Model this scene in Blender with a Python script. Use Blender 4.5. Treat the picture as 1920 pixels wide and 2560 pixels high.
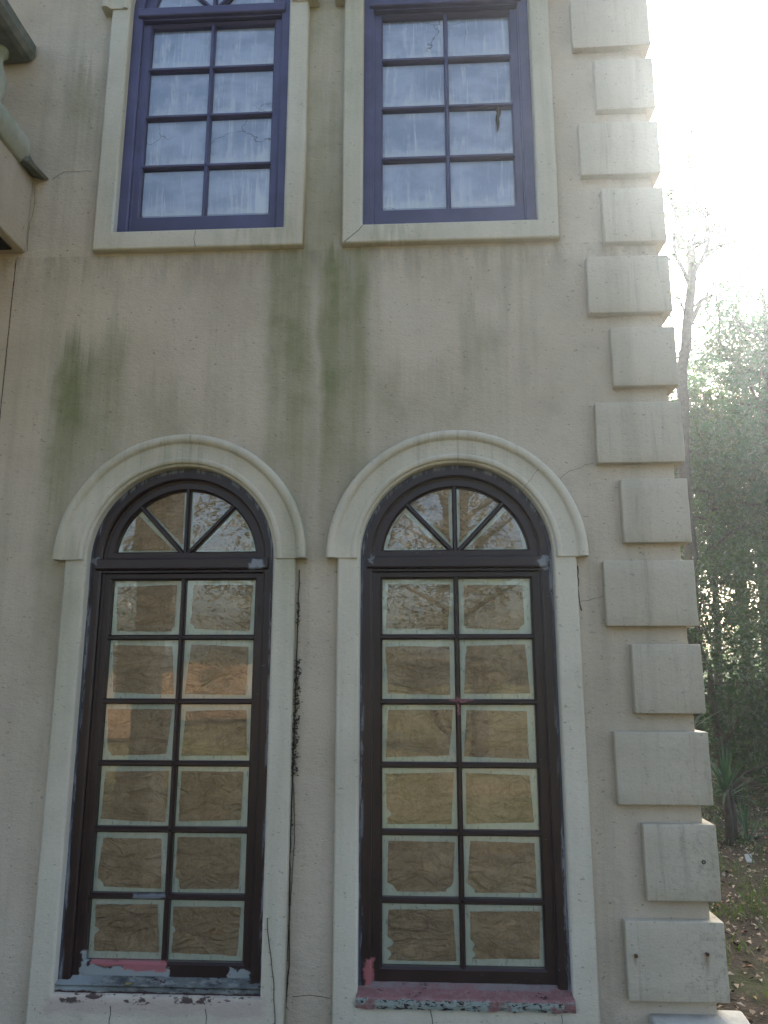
import bpy, bmesh, math, random
import numpy as np
from mathutils import Vector, Matrix, noise as mnoise

for o in list(bpy.data.objects):
    bpy.data.objects.remove(o, do_unlink=True)
SC = bpy.context.scene
COL = SC.collection
R = math.radians
PI = math.pi

# ------------------------------------------------------------------ camera
cam_d = bpy.data.cameras.new('camera'); cam = bpy.data.objects.new('camera', cam_d); COL.objects.link(cam)
PT, YW, RL = R(11.8385), R(3.0169), R(0.0161)
f0 = Vector((-math.sin(YW), math.cos(YW), 0)); r0 = Vector((math.cos(YW), math.sin(YW), 0)); u0 = Vector((0, 0, 1))
FW = f0*math.cos(PT) + u0*math.sin(PT); UP = -f0*math.sin(PT) + u0*math.cos(PT)
RT = r0*math.cos(RL) + UP*math.sin(RL); UP = -r0*math.sin(RL) + UP*math.cos(RL)
CAM = Vector((0, -3.3, 1.6))
m = Matrix.Identity(4)
for i in range(3):
    m[i][0] = RT[i]; m[i][1] = UP[i]; m[i][2] = -FW[i]; m[i][3] = CAM[i]
cam.matrix_world = m
cam_d.sensor_fit = 'HORIZONTAL'; cam_d.sensor_width = 36.0; cam_d.lens = 36.0*1925.44/1920.0
cam_d.clip_start = 0.05; cam_d.clip_end = 3000
SC.camera = cam

# ------------------------------------------------------------------ world, sun, exposure
SUN_EL, SUN_AZ = R(35.4), R(24.8)
w = bpy.data.worlds.new('World'); SC.world = w; w.use_nodes = True
wn = w.node_tree; wn.nodes.clear()
sky = wn.nodes.new('ShaderNodeTexSky'); sky.sky_type = 'NISHITA'; sky.sun_disc = False
sky.sun_elevation = SUN_EL; sky.sun_rotation = SUN_AZ; sky.air_density = 1.0; sky.dust_density = 5.0; sky.ozone_density = 1.0
bgn = wn.nodes.new('ShaderNodeBackground'); bgn.inputs['Strength'].default_value = 0.15
out = wn.nodes.new('ShaderNodeOutputWorld')
wn.links.new(sky.outputs[0], bgn.inputs['Color']); wn.links.new(bgn.outputs[0], out.inputs['Surface'])
sun_d = bpy.data.lights.new('sun', 'SUN'); sun_d.energy = 3.6; sun_d.angle = R(0.5); sun_d.color = (1.0, 0.965, 0.91)
sun = bpy.data.objects.new('sun', sun_d); COL.objects.link(sun)
SDIR = Vector((math.sin(SUN_AZ)*math.cos(SUN_EL), math.cos(SUN_AZ)*math.cos(SUN_EL), math.sin(SUN_EL)))
sun.rotation_euler = SDIR.to_track_quat('Z', 'Y').to_euler()
sun.location = SDIR*60
SC.view_settings.view_transform = 'Standard'; SC.view_settings.look = 'None'
SC.view_settings.exposure = 1.85; SC.view_settings.gamma = 1.0
SC.cycles.use_denoising = True
SC.cycles.max_bounces = 8; SC.cycles.transparent_max_bounces = 16; SC.cycles.volume_bounces = 1
SC.cycles.sample_clamp_indirect = 6.0

# ------------------------------------------------------------------ node helper
class N:
    def __init__(s, name):
        s.m = bpy.data.materials.new(name); s.m.use_nodes = True
        s.t = s.m.node_tree; s.t.nodes.clear()
        s.out = s.t.nodes.new('ShaderNodeOutputMaterial')
        g = s.t.nodes.new('ShaderNodeNewGeometry'); s.geo = g
        s.P = g.outputs['Position']
        sp = s.t.nodes.new('ShaderNodeSeparateXYZ'); s.t.links.new(s.P, sp.inputs[0])
        s.X, s.Y, s.Z = sp.outputs
        s.island = g.outputs['Random Per Island']
    def put(s, sock, v):
        if isinstance(v, bpy.types.NodeSocket): s.t.links.new(v, sock)
        elif v is not None:
            if hasattr(sock.default_value, '__len__') and not hasattr(v, '__len__'): v = (v, v, v, 1)[:len(sock.default_value)]
            if hasattr(v, '__len__') and len(sock.default_value) == 4 and len(v) == 3: v = (*v, 1)
            sock.default_value = v
    def M(s, op, a, b=None, c=None, clamp=False):
        n = s.t.nodes.new('ShaderNodeMath'); n.operation = op; n.use_clamp = clamp
        s.put(n.inputs[0], a)
        if b is not None: s.put(n.inputs[1], b)
        if c is not None: s.put(n.inputs[2], c)
        return n.outputs[0]
    def mul(s, a, b): return s.M('MULTIPLY', a, b)
    def add(s, a, b): return s.M('ADD', a, b)
    def sub(s, a, b): return s.M('SUBTRACT', a, b)
    def clamp(s, a): return s.M('ADD', a, 0.0, clamp=True)
    def ss(s, x, lo, hi, a=0.0, b=1.0):
        n = s.t.nodes.new('ShaderNodeMapRange'); n.interpolation_type = 'SMOOTHSTEP'
        s.put(n.inputs[0], x); n.inputs[1].default_value = lo; n.inputs[2].default_value = hi
        n.inputs[3].default_value = a; n.inputs[4].default_value = b
        return n.outputs[0]
    def noise(s, sc, detail=4, rough=0.55, off=0.0, dist=0.0, vec=None):
        mp = s.t.nodes.new('ShaderNodeMapping'); s.put(mp.inputs[0], vec or s.P)
        mp.inputs['Location'].default_value = (off*1.37, off*0.71, off)
        mp.inputs['Scale'].default_value = sc if hasattr(sc, '__len__') else (sc, sc, sc)
        n = s.t.nodes.new('ShaderNodeTexNoise'); s.t.links.new(mp.outputs[0], n.inputs['Vector'])
        n.inputs['Scale'].default_value = 1.0; n.inputs['Detail'].default_value = detail
        n.inputs['Roughness'].default_value = rough; n.inputs['Distortion'].default_value = dist
        return n.outputs['Fac']
    def voro(s, sc, feature='DISTANCE_TO_EDGE', off=0.0, vec=None):
        mp = s.t.nodes.new('ShaderNodeMapping'); s.put(mp.inputs[0], vec or s.P)
        mp.inputs['Location'].default_value = (off, off*.3, off*.7)
        mp.inputs['Scale'].default_value = sc if hasattr(sc, '__len__') else (sc, sc, sc)
        n = s.t.nodes.new('ShaderNodeTexVoronoi'); n.feature = feature; n.inputs['Scale'].default_value = 1.0
        s.t.links.new(mp.outputs[0], n.inputs['Vector'])
        return n.outputs['Distance']
    def mix(s, f, a, b):
        n = s.t.nodes.new('ShaderNodeMix'); n.data_type = 'RGBA'
        s.put(n.inputs[0], f); s.put(n.inputs[6], a); s.put(n.inputs[7], b)
        return n.outputs[2]
    def ramp(s, f, stops):
        n = s.t.nodes.new('ShaderNodeValToRGB'); s.put(n.inputs[0], f)
        e = n.color_ramp.elements
        while len(e) < len(stops): e.new(0.5)
        for i, (p, c) in enumerate(stops): e[i].position = p; e[i].color = (*c, 1)
        return n.outputs[0]
    def bump(s, h, strength=0.3, dist=0.01, prev=None):
        n = s.t.nodes.new('ShaderNodeBump'); s.put(n.inputs['Height'], h)
        n.inputs['Strength'].default_value = strength; n.inputs['Distance'].default_value = dist
        if prev is not None: s.t.links.new(prev, n.inputs['Normal'])
        return n.outputs[0]
    def gauss(s, x, x0, sx):
        d = s.M('DIVIDE', s.sub(x, x0), sx)
        return s.M('EXPONENT', s.mul(s.mul(d, d), -1.0))
    def bsdf(s, col, rough=0.8, normal=None, coat=0.0, spec=0.5, coat_rough=0.1):
        b = s.t.nodes.new('ShaderNodeBsdfPrincipled')
        s.put(b.inputs['Base Color'], col); s.put(b.inputs['Roughness'], rough)
        s.put(b.inputs['Specular IOR Level'], spec)
        if coat: b.inputs['Coat Weight'].default_value = coat; b.inputs['Coat Roughness'].default_value = coat_rough
        if normal is not None: s.t.links.new(normal, b.inputs['Normal'])
        return b.outputs[0]
    def surf(s, sh): s.t.links.new(sh, s.out.inputs['Surface']); return s.m

def box_mask(g, x0, x1, z0, z1, soft=0.01, nx=None):
    X = g.X if nx is None else g.add(g.X, nx); Z = g.Z if nx is None else g.add(g.Z, nx)
    a = g.mul(g.ss(X, x0-soft, x0+soft), g.ss(X, x1-soft, x1+soft, 1, 0))
    b = g.mul(g.ss(Z, z0-soft, z0+soft), g.ss(Z, z1-soft, z1+soft, 1, 0))
    return g.mul(a, b)

CXL, CXR = -1.062, 0.136

def stucco(name, base, light, mossy, bs=1.0):
    g = N(name)
    big = g.noise(1.1, 5, 0.6); mid = g.noise(6, 4, 0.6, 3.1); streak = g.noise((11, 3, .55), 4, .6, 7.7); streak2 = g.noise((16, 6, .8), 4, .6, 1.7)
    c = g.mix(g.ss(big, .32, .68), base, light)
    c = g.mix(g.mul(g.ss(mid, .5, .75), .22), c, tuple(v*.72 for v in base))
    c = g.mix(g.mul(g.ss(streak, .46, .76), .36), c, (base[0]*.66, base[1]*.68, base[2]*.62))
    moss = None
    wx = g.add(g.X, g.mul(g.sub(g.noise((2.5, 2.5, 1.6), 4, .65, 21.), .5), .17)); wz = g.add(g.Z, g.mul(g.sub(g.noise((17, 3, .25), 3, .7, 23.), .5), .8))
    for (x0, hw, zt, zb, st) in mossy:
        hw *= 1.15; hx = g.mul(g.ss(wx, x0-hw-.04, x0-hw+.025), g.ss(wx, x0+hw-.04, x0+hw+.07, 1, 0))
        h = g.mul(g.ss(wz, zb, zb+(zt-zb)*.8), g.ss(wz, zt-.10, zt+.10, 1, 0))
        p = g.mul(g.mul(hx, h), st)
        moss = p if moss is None else g.M('MAXIMUM', moss, p)
    if moss is not None:
        mm = g.clamp(g.mul(moss, g.add(.48, g.add(g.mul(g.ss(streak2, .3, .68), .35), g.mul(g.ss(mid, .38, .68), .25)))))
        c = g.mix(mm, c, (.165, .178, .075))
    gr = g.noise((95, 95, 120), 3, .7, 14.)
    c = g.mix(g.mul(g.ss(gr, .5, .72), .16), c, tuple(v*.45 for v in base))
    pits = g.ss(g.noise((48, 48, 85), 2, .5, 9.0), .68, .74)
    c = g.mix(g.mul(pits, .5), c, tuple(v*.35 for v in base))
    fine = g.noise((150, 150, 190), 3, .65, 2.2); med = g.noise((38, 38, 60), 4, .6, 5.0)
    h = g.sub(g.add(g.mul(fine, .5), g.mul(med, 1.0)), g.mul(pits, .6))
    nb = g.bump(h, .55*bs, .008); nb = g.bump(mid, .25, .02, nb)
    return g, c, nb

MOSS = [(-1.64, .055, 3.15, 1.9, .95), (-1.50, .09, 3.12, 2.1, .66), (-.62, .08, 3.6, 1.7, .8), (-.37, .09, 3.6, 1.8, .92), (-.48, .22, 4.5, 2.2, .48),
        (.27, .08, 3.25, 2.4, .36), (-1.71, .06, 4.65, 4.0, .45), (-.46, .10, 5.4, 3.6, .5), (-1.66, .05, 2.4, .8, .35), (-1.25, .12, 2.9, 2.4, .3), (.0, .15, 2.9, 2.4, .22), (-.2, .06, 2.95, 2.4, .3)]
GRIME = [(-1.58, -.54), (-.38, .66)]
g, c, nb = stucco('stucco_wall', (.415, .358, .27), (.525, .458, .358), MOSS)
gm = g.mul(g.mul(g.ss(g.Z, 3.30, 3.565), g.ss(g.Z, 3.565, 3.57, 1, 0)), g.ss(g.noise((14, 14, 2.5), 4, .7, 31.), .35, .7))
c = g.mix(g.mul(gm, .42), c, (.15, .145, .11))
warm_light = g.mul(g.ss(g.X, -2.3, -1.8, 1, 0), g.ss(g.Z, 2.2, 3.4))
c = g.mix(g.mul(warm_light, .35), c, (.40, .27, .16))  # orange-ish light near the balcony painted into the wall colour
M_WALL = g.surf(g.bsdf(c, .92, nb, spec=.2))
g, c, nb = stucco('stucco_trim', (.485, .448, .35), (.575, .535, .43), [(-1.58, .06, 2.2, .3, .32), (-.55, .06, 2.6, 1.0, .38), (-1.3, .25, 2.6, 2.2, .25), (-.36, .12, 5.2, 3.5, .42), (-.1, .12, 3.68, 3.5, .4), (-.75, .12, 3.7, 3.5, .45), (.62, .1, 5.2, 4.2, .3), (-.5, .05, 5.2, 4.0, .25)], .6)
# vertical soot runs on the hoods
run = g.ss(g.noise((38, 5, 1.6), 4, .7, 4.0), .46, .74)
hood = g.M('MAXIMUM', g.mul(g.gauss(g.X, CXL, .28), 1.0), g.mul(g.gauss(g.X, CXR, .28), 1.0))
hood = g.mul(hood, g.mul(g.ss(g.Z, 2.45, 2.52), g.ss(g.Z, 2.66, 2.7, 1, 0)))
c = g.mix(g.mul(g.mul(run, hood), .38), c, (.12, .11, .09))
# damp pink-grey patching plaster round the left lower sill
pm = g.mul(box_mask(g, -1.49, -.63, .305, .372, .018, g.mul(g.sub(g.noise((9, 9, 22), 4, .7), .5), .09)), 1.0)
c = g.mix(g.mul(pm, .55), c, (.37, .29, .26))
nzf = g.mul(g.sub(g.noise((18, 18, 40), 5, .75, 51.), .5), .05)
flk = g.mul(box_mask(g, -1.44, -.69, .346, .374, .003, nzf), g.ss(g.noise((7, 7, 16), 4, .7, 52.), .50, .54))
c = g.mix(g.mul(flk, .9), c, (.045, .024, .024))
M_TRIM = g.surf(g.bsdf(c, .92, nb, spec=.2))
g, c, nb = stucco('stucco_quoin', (.425, .382, .29), (.505, .458, .358), [], .6)
lich = g.mul(g.ss(g.noise((52, 52, 44), 5, .75, 12.), .5, .66), g.mul(g.ss(g.X, .82, 1.08), g.ss(g.Z, .9, 1.9, 1, .25)))
lich = g.mul(lich, g.ss(g.Z, 2.2, 3.0, 1, .25))
c = g.mix(g.mul(lich, .5), c, (.15, .145, .11))
oi = g.t.nodes.new('ShaderNodeObjectInfo')
c = g.mix(g.mul(oi.outputs['Random'], .32), c, (.36, .325, .25))
dr = g.mul(g.ss(g.noise((24, 24, 1.6), 4, .7, 41.), .52, .75), g.ss(g.Z, 5.0, 1.5, .5, 1))
c = g.mix(g.mul(dr, .45), c, (.20, .185, .135))
rust = g.add(g.mul(g.gauss(g.X, .786, .006), g.mul(g.ss(g.Z, .50, .55), g.ss(g.Z, .55, .556, 1, 0))), g.mul(g.gauss(g.X, 1.053, .008), g.mul(g.ss(g.Z, .46, .555), g.ss(g.Z, .562, .567, 1, 0))))
c = g.mix(g.clamp(g.mul(rust, .7)), c, (.16, .10, .04))
M_QUOIN = g.surf(g.bsdf(c, .92, nb, spec=.2))

def paint(name, base, upper=False):
    g = N(name)
    n1 = g.noise(5, 4, .6); n2 = g.noise((26, 26, 8), 4, .65, 2.0)
    c = g.mix(g.ss(n1, .3, .7), base, tuple(v*1.5 for v in base))
    rough = .42
    if not upper:
        dxl = g.M('ABSOLUTE', g.sub(g.X, CXL)); dxr = g.M('ABSOLUTE', g.sub(g.X, CXR)); dx = g.M('MINIMUM', dxl, dxr)
        dz = g.M('MAXIMUM', g.sub(g.Z, 2.09), 0.0)
        rad = g.M('SQRT', g.add(g.mul(dx, dx), g.mul(dz, dz)))
        edge = g.ss(rad, .388, .408)
        chip = g.mul(g.ss(g.noise((45, 45, 6), 5, .75, 3.3), .50, .57), edge)
        scr = g.mul(g.ss(g.noise((18, 18, 70), 4, .75, 8.1), .66, .70), g.ss(g.noise(3, 2, .5, 4.4), .5, .62))
        c = g.mix(g.mul(chip, .85), c, (.33, .35, .38))
        c = g.mix(g.mul(scr, .5), c, (.26, .26, .28))
        ed2 = g.mul(g.ss(g.add(rad, g.mul(g.sub(n2, .5), .02)), .399, .405), .55)
        c = g.mix(ed2, c, (.075, .10, .15))
        nz = g.mul(g.sub(g.noise((14, 14, 22), 4, .7, 6.), .5), .10)
        # grey primer and pink undercoat on the left lower rail
        pr = g.M('MAXIMUM', box_mask(g, -1.40, -1.03, .395, .452, .004, nz), box_mask(g, -.80, -.715, .39, .45, .004, nz))
        pr = g.M('MAXIMUM', pr, box_mask(g, -1.405, -1.375, .40, .50, .004, nz))
        c = g.mix(pr, c, (.235, .262, .258))
        nz2 = g.mul(nz, .5)
        rd = g.M('MAXIMUM', box_mask(g, -1.22, -1.045, .434, .475, .004, nz2), box_mask(g, -1.36, -1.2, .455, .475, .004, nz2))
        c = g.mix(rd, c, (.31, .11, .115))
        # filler at the transom ends, pink scrape on the right middle bar
        fl = g.M('MAXIMUM', box_mask(g, -.755, -.70, 2.045, 2.085, .006, nz), box_mask(g, .49, .525, 2.03, 2.085, .006, nz))
        fl = g.M('MAXIMUM', fl, g.mul(box_mask(g, -.245, -.215, 2.06, 2.10, .004, nz), .6))
        fl = g.M('MAXIMUM', fl, g.mul(box_mask(g, -1.465, -1.44, 2.06, 2.10, .004, nz), .6))
        fl = g.M('MAXIMUM', fl, g.mul(box_mask(g, -1.20, -1.07, .697, .72, .003, nz2), .6))
        c = g.mix(fl, c, (.22, .235, .25))
        rd2 = g.M('MAXIMUM', g.mul(box_mask(g, .10, .20, 1.488, 1.50, .003, nz2), .7), g.mul(box_mask(g, .133, .142, 1.43, 1.49, .002, nz2), .6))
        rd2 = g.M('MAXIMUM', rd2, box_mask(g, -.25, -.215, .36, .50, .006, nz2))
        c = g.mix(rd2, c, (.31, .11, .115))
        rough = g.add(.36, g.mul(g.clamp(g.add(pr, fl)), .4))
    nb = g.bump(g.noise((120, 120, 24), 3, .6), .12, .002)
    return g.surf(g.bsdf(c, rough, nb, spec=.45))
M_FRAME = paint('brown_paint', (.0185, .0095, .009))
M_FRAME_UP = paint('upper_paint_sky_flare_tint', (.050, .046, .095), True)  # purple of sky reflection and flare put into the upper frame colour

def sill_mat(name, red):
    g = N(name)
    n = g.noise((16, 30, 40), 5, .75, 1.0); n2 = g.noise((9, 9, 9), 4, .7, 5.)
    nz = g.mul(g.sub(n, .5), .03)
    Zn = g.add(g.Z, nz)
    if red:
        top = (.235, .11, .105); c = g.mix(g.ss(n2, .3, .7), top, (.18, .085, .08))
        c = g.mix(g.mul(g.ss(g.noise((40, 40, 40), 4, .7, 13.), .45, .7), .45), c, (.30, .24, .22))
        c = g.mix(g.ss(g.noise((20, 20, 60), 4, .75, 3.), .60, .63), c, (.03, .018, .018))
        c = g.mix(g.mul(g.mul(g.ss(g.add(g.Y, g.mul(nz, 2.)), -.012, .006), g.ss(g.noise((8, 8, 8), 4, .7, 19.), .36, .6)), .75), c, (.19, .20, .185))
        front = g.mul(g.ss(Zn, .383, .387, 1, 0), g.ss(g.noise((5, 5, 5), 4, .7, 9.), .36, .44))
        c = g.mix(front, c, (.25, .29, .26))
        c = g.mix(g.mul(front, g.ss(g.noise((34, 34, 80), 4, .75, 4.), .52, .56)), c, (.02, .016, .016))
    else:
        c = g.mix(g.ss(n2, .4, .6), (.045, .05, .05), (.125, .135, .125)); c = g.mix(g.mul(g.ss(n, .5, .62), .6), c, (.28, .29, .26)); c = g.mix(g.ss(g.noise((24, 24, 70), 5, .75, 17.), .58, .62), c, (.028, .018, .018))
        c = g.mix(g.ss(g.add(g.X, g.mul(nz, 4)), -1.42, -1.22, 1, 0), c, (.24, .27, .265))
        c = g.mix(g.ss(Zn, .376, .379, 1, 0), c, (.036, .016, .018))
    return g.surf(g.bsdf(c, .6, g.bump(n, .4, .004), spec=.3))
M_SILL_RED = sill_mat('peeling_red_sill', True); M_SILL_GREY = sill_mat('grey_primed_sill', False)

def glass_mat():
    g = N('window_glass')
    fr = g.t.nodes.new('ShaderNodeFresnel'); fr.inputs[0].default_value = 1.52
    wv = g.bump(g.noise((2.2, 2.2, 2.8), 2, .4), .05, .02)
    f = g.clamp(g.add(g.mul(fr.outputs[0], 1.6), .035))
    tr = g.t.nodes.new('ShaderNodeBsdfTransparent'); tr.inputs[0].default_value = (.98, .99, .98, 1)
    gl = g.t.nodes.new('ShaderNodeBsdfGlossy'); gl.inputs['Roughness'].default_value = .006
    g.t.links.new(wv, gl.inputs['Normal'])
    mx = g.t.nodes.new('ShaderNodeMixShader'); g.put(mx.inputs[0], f)
    g.t.links.new(tr.outputs[0], mx.inputs[1]); g.t.links.new(gl.outputs[0], mx.inputs[2])
    return g.surf(mx.outputs[0])
M_GLASS = glass_mat()

g = N('mint_film')
c = g.mix(g.ss(g.noise((30, 30, 12), 4, .6), .3, .7), (.68, .77, .66), (.78, .86, .76))
c = g.mix(g.mul(g.ss(g.noise((90, 90, 30), 3, .7, 4), .58, .66), .5), c, (.20, .24, .2))
M_MINT = g.surf(g.bsdf(c, .5))
g = N('kraft_paper')
n1 = g.noise((5, 5, 7), 5, .65, 1.); n2 = g.noise((3.2, 3.2, 9), 5, .7, 6., 1.5)
c = g.mix(g.ss(n1, .3, .7), (.53, .405, .265), (.66, .525, .36))
c = g.mix(g.mul(g.ss(n2, .48, .64), .5), c, (.36, .265, .17))  # darker paper stains, deepened to paint broad wrinkle shading
c = g.mix(g.mul(g.ss(g.noise((60, 60, 60), 3, .6, 3.), .7, .76), .4), c, (.07, .05, .035))
for o_, sc_ in ((2., (7, 7, 15)), (31., (15, 15, 24)), (57., (24, 10, 11))):
    rn = g.noise(sc_, 2, .5, o_, 1.2); rdg = g.M('SUBTRACT', 1.0, g.M('ABSOLUTE', g.mul(g.sub(rn, .5), 2)))
    c = g.mix(g.mul(g.ss(rdg, .80, .995), .15), c, (.20, .14, .08)); c = g.mix(g.mul(g.mul(g.ss(rn, .5, .515), g.ss(rn, .53, .66, 1, 0)), .14), c, (.72, .58, .40))  # crease shade and lit crease edges painted into the paper colour
cr = g.bump(g.noise((8, 8, 14), 4, .55, 2., 2.2), 1.0, .05)
M_KRAFT = g.surf(g.bsdf(c, .7, g.bump(g.noise((60, 60, 90), 3, .6), .25, .003, cr), spec=.3))
g = N('white_film_sky_tint')
st = g.noise((20, 20, 1.1), 5, .72, 2., 1.4); cloud = g.noise((4, 4, 6.5), 5, .62, 8.); st2 = g.noise((48, 48, 2.4), 4, .75, 5., 1.2); fall = g.noise((6, 6, 4), 4, .65, 3.)
ph = g.M('FRACT', g.M('DIVIDE', g.sub(g.Z, 3.817), .2815))
c = g.mix(g.ss(cloud, .36, .62), (.36, .42, .57), (.56, .62, .78))  # blue of the sky reflection is mixed into the white film colour
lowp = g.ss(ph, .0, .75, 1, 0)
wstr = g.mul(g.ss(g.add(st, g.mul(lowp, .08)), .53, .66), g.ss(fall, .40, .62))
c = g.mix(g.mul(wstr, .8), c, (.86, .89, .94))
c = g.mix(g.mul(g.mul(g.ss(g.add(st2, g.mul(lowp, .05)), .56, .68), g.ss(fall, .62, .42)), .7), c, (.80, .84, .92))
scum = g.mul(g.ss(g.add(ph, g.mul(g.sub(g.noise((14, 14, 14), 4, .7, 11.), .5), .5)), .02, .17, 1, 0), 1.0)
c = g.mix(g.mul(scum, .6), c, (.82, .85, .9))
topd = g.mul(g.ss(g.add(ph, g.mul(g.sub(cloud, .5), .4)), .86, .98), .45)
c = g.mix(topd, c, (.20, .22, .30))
nn = g.t.nodes.new('ShaderNodeTexNoise'); nn.inputs['Scale'].default_value = 9; nn.inputs['Detail'].default_value = 5; g.t.links.new(g.P, nn.inputs['Vector'])
vm = g.t.nodes.new('ShaderNodeVectorMath'); vm.operation = 'MULTIPLY_ADD'; g.t.links.new(nn.outputs['Color'], vm.inputs[0]); vm.inputs[1].default_value = (.22, .22, .12); g.t.links.new(g.P, vm.inputs[2])
ck = g.voro((3.0, 3.0, 4.6), off=3.3, vec=vm.outputs[0])
ck = g.mul(g.ss(ck, .004, .011, 1, 0), g.ss(g.noise(2.2, 2, .5, 2.), .55, .6))
c = g.mix(g.mul(ck, .75), c, (.07, .07, .09))
M_FILM = g.surf(g.bsdf(c, .45, g.bump(st, .2, .004), spec=.5))

def simple(name, col, col2=None, rough=.8, sc=8, bump=.3, spec=.3):
    g = N(name)
    c = g.mix(g.ss(g.noise(sc, 5, .65), .3, .7), col, col2 or tuple(v*.6 for v in col))
    return g.surf(g.bsdf(c, rough, g.bump(g.noise(sc*6, 4, .6), bump, .006), spec=spec))
M_DARK = simple('dark_crack_slot_shade', (.03, .028, .022), rough=.95)
M_JOINT = simple('dark_joint', (.11, .085, .06), rough=.95)  # dark strip colour of the wall joint
M_RUST = simple('rusty_nail', (.10, .045, .02), rough=.7, sc=60)
M_VINE = simple('dry_vine', (.055, .042, .028), (.03, .024, .018), .9, 40)
M_CONC = simple('weathered_coping', (.20, .20, .17), (.10, .11, .085), .9, 9, .5)
M_BAL = simple('painted_balustrade', (.40, .40, .34), (.26, .29, .21), .85, 6, .3)
M_LIGHTCON = simple('pale_concrete', (.42, .41, .35), (.33, .32, .27), .9, 14, .4)
M_ROOF = simple('roof_shingles', (.12, .10, .09), (.08, .07, .065), .9, 12, .5)
M_BARK = simple('tree_bark', (.10, .082, .065), (.05, .042, .035), .95, 18, .8)
M_PAPER = simple('white_paper', (.42, .44, .42), (.32, .34, .32), .8, 10, .2)
M_WIRE = simple('grey_cable', (.3, .3, .3), (.25, .25, .25), .5)
M_BRICK = None

def leaf_mat(name, c1, c2, c3, trans=.45, rough=.32):
    g = N(name)
    col = g.ramp(g.island, [(0, c1), (.45, c2), (.9, c2), (1, c3)])
    d = g.bsdf(col, rough, spec=.35)
    t = g.t.nodes.new('ShaderNodeBsdfTranslucent')
    tc = g.mix(.5, col, tuple(v*1.7 for v in c3)); g.put(t.inputs[0], tc)
    mx = g.t.nodes.new('ShaderNodeMixShader'); mx.inputs[0].default_value = trans
    g.t.links.new(d, mx.inputs[1]); g.t.links.new(t.outputs[0], mx.inputs[2])
    return g.surf(mx.outputs[0])
M_LEAF_OAK = leaf_mat('oak_leaves', (.024, .058, .018), (.044, .10, .03), (.12, .17, .045))
M_LEAF_CEDAR = leaf_mat('cedar_foliage', (.015, .06, .024), (.028, .10, .038), (.07, .16, .05), .45)
M_LEAF_SHRUB = leaf_mat('shrub_leaves', (.016, .045, .014), (.03, .075, .024), (.08, .13, .03), .35)
M_LEAF_YUCCA = leaf_mat('yucca_leaves', (.03, .075, .03), (.045, .10, .045), (.07, .14, .06), .25, .35)
M_LEAF_BACK = leaf_mat('pine_leaves', (.05, .06, .022), (.10, .10, .04), (.19, .14, .05), .35)
g = N('fallen_leaves')
c = g.ramp(g.island, [(0, (.06, .04, .026)), (.3, (.13, .09, .055)), (.55, (.26, .20, .13)), (.88, (.44, .38, .29)), (1, (.30, .13, .04))])
M_LITTER = g.surf(g.bsdf(c, .75, spec=.3))
M_DEADLEAF = simple('dead_leaf', (.06, .045, .035), (.03, .025, .02), .8, 50)
M_YLEAF = simple('yellow_leaf', (.32, .27, .07), (.24, .2, .05), .7, 50)
g = N('ground_soil')
n1 = g.noise(.6, 5, .6); n2 = g.noise(9, 5, .7, 3.); n3 = g.noise(40, 4, .7, 1.)
c = g.mix(g.ss(n2, .35, .65), (.032, .026, .018), (.07, .055, .036))
c = g.mix(g.ss(n3, .55, .7), c, (.17, .13, .085))
c = g.mix(g.mul(g.ss(n1, .5, .62), .6), c, (.05, .075, .022))
lawn = g.mul(g.ss(g.Y, -6, -4, 1, 0), 1.0)
c = g.mix(g.mul(lawn, .8), c, g.mix(g.ss(n1, .35, .6), (.30, .22, .10), (.16, .16, .05)))
M_GROUND = g.surf(g.bsdf(c, .95, g.bump(g.add(n2, n3), .8, .04), spec=.2))
g = N('fence_boards')
bd = g.noise((1.2, 1.2, 9), 3, .5); c = g.mix(g.ss(bd, .3, .7), (.33, .19, .10), (.42, .27, .15))
M_FENCE = g.surf(g.bsdf(c, .8))

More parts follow.
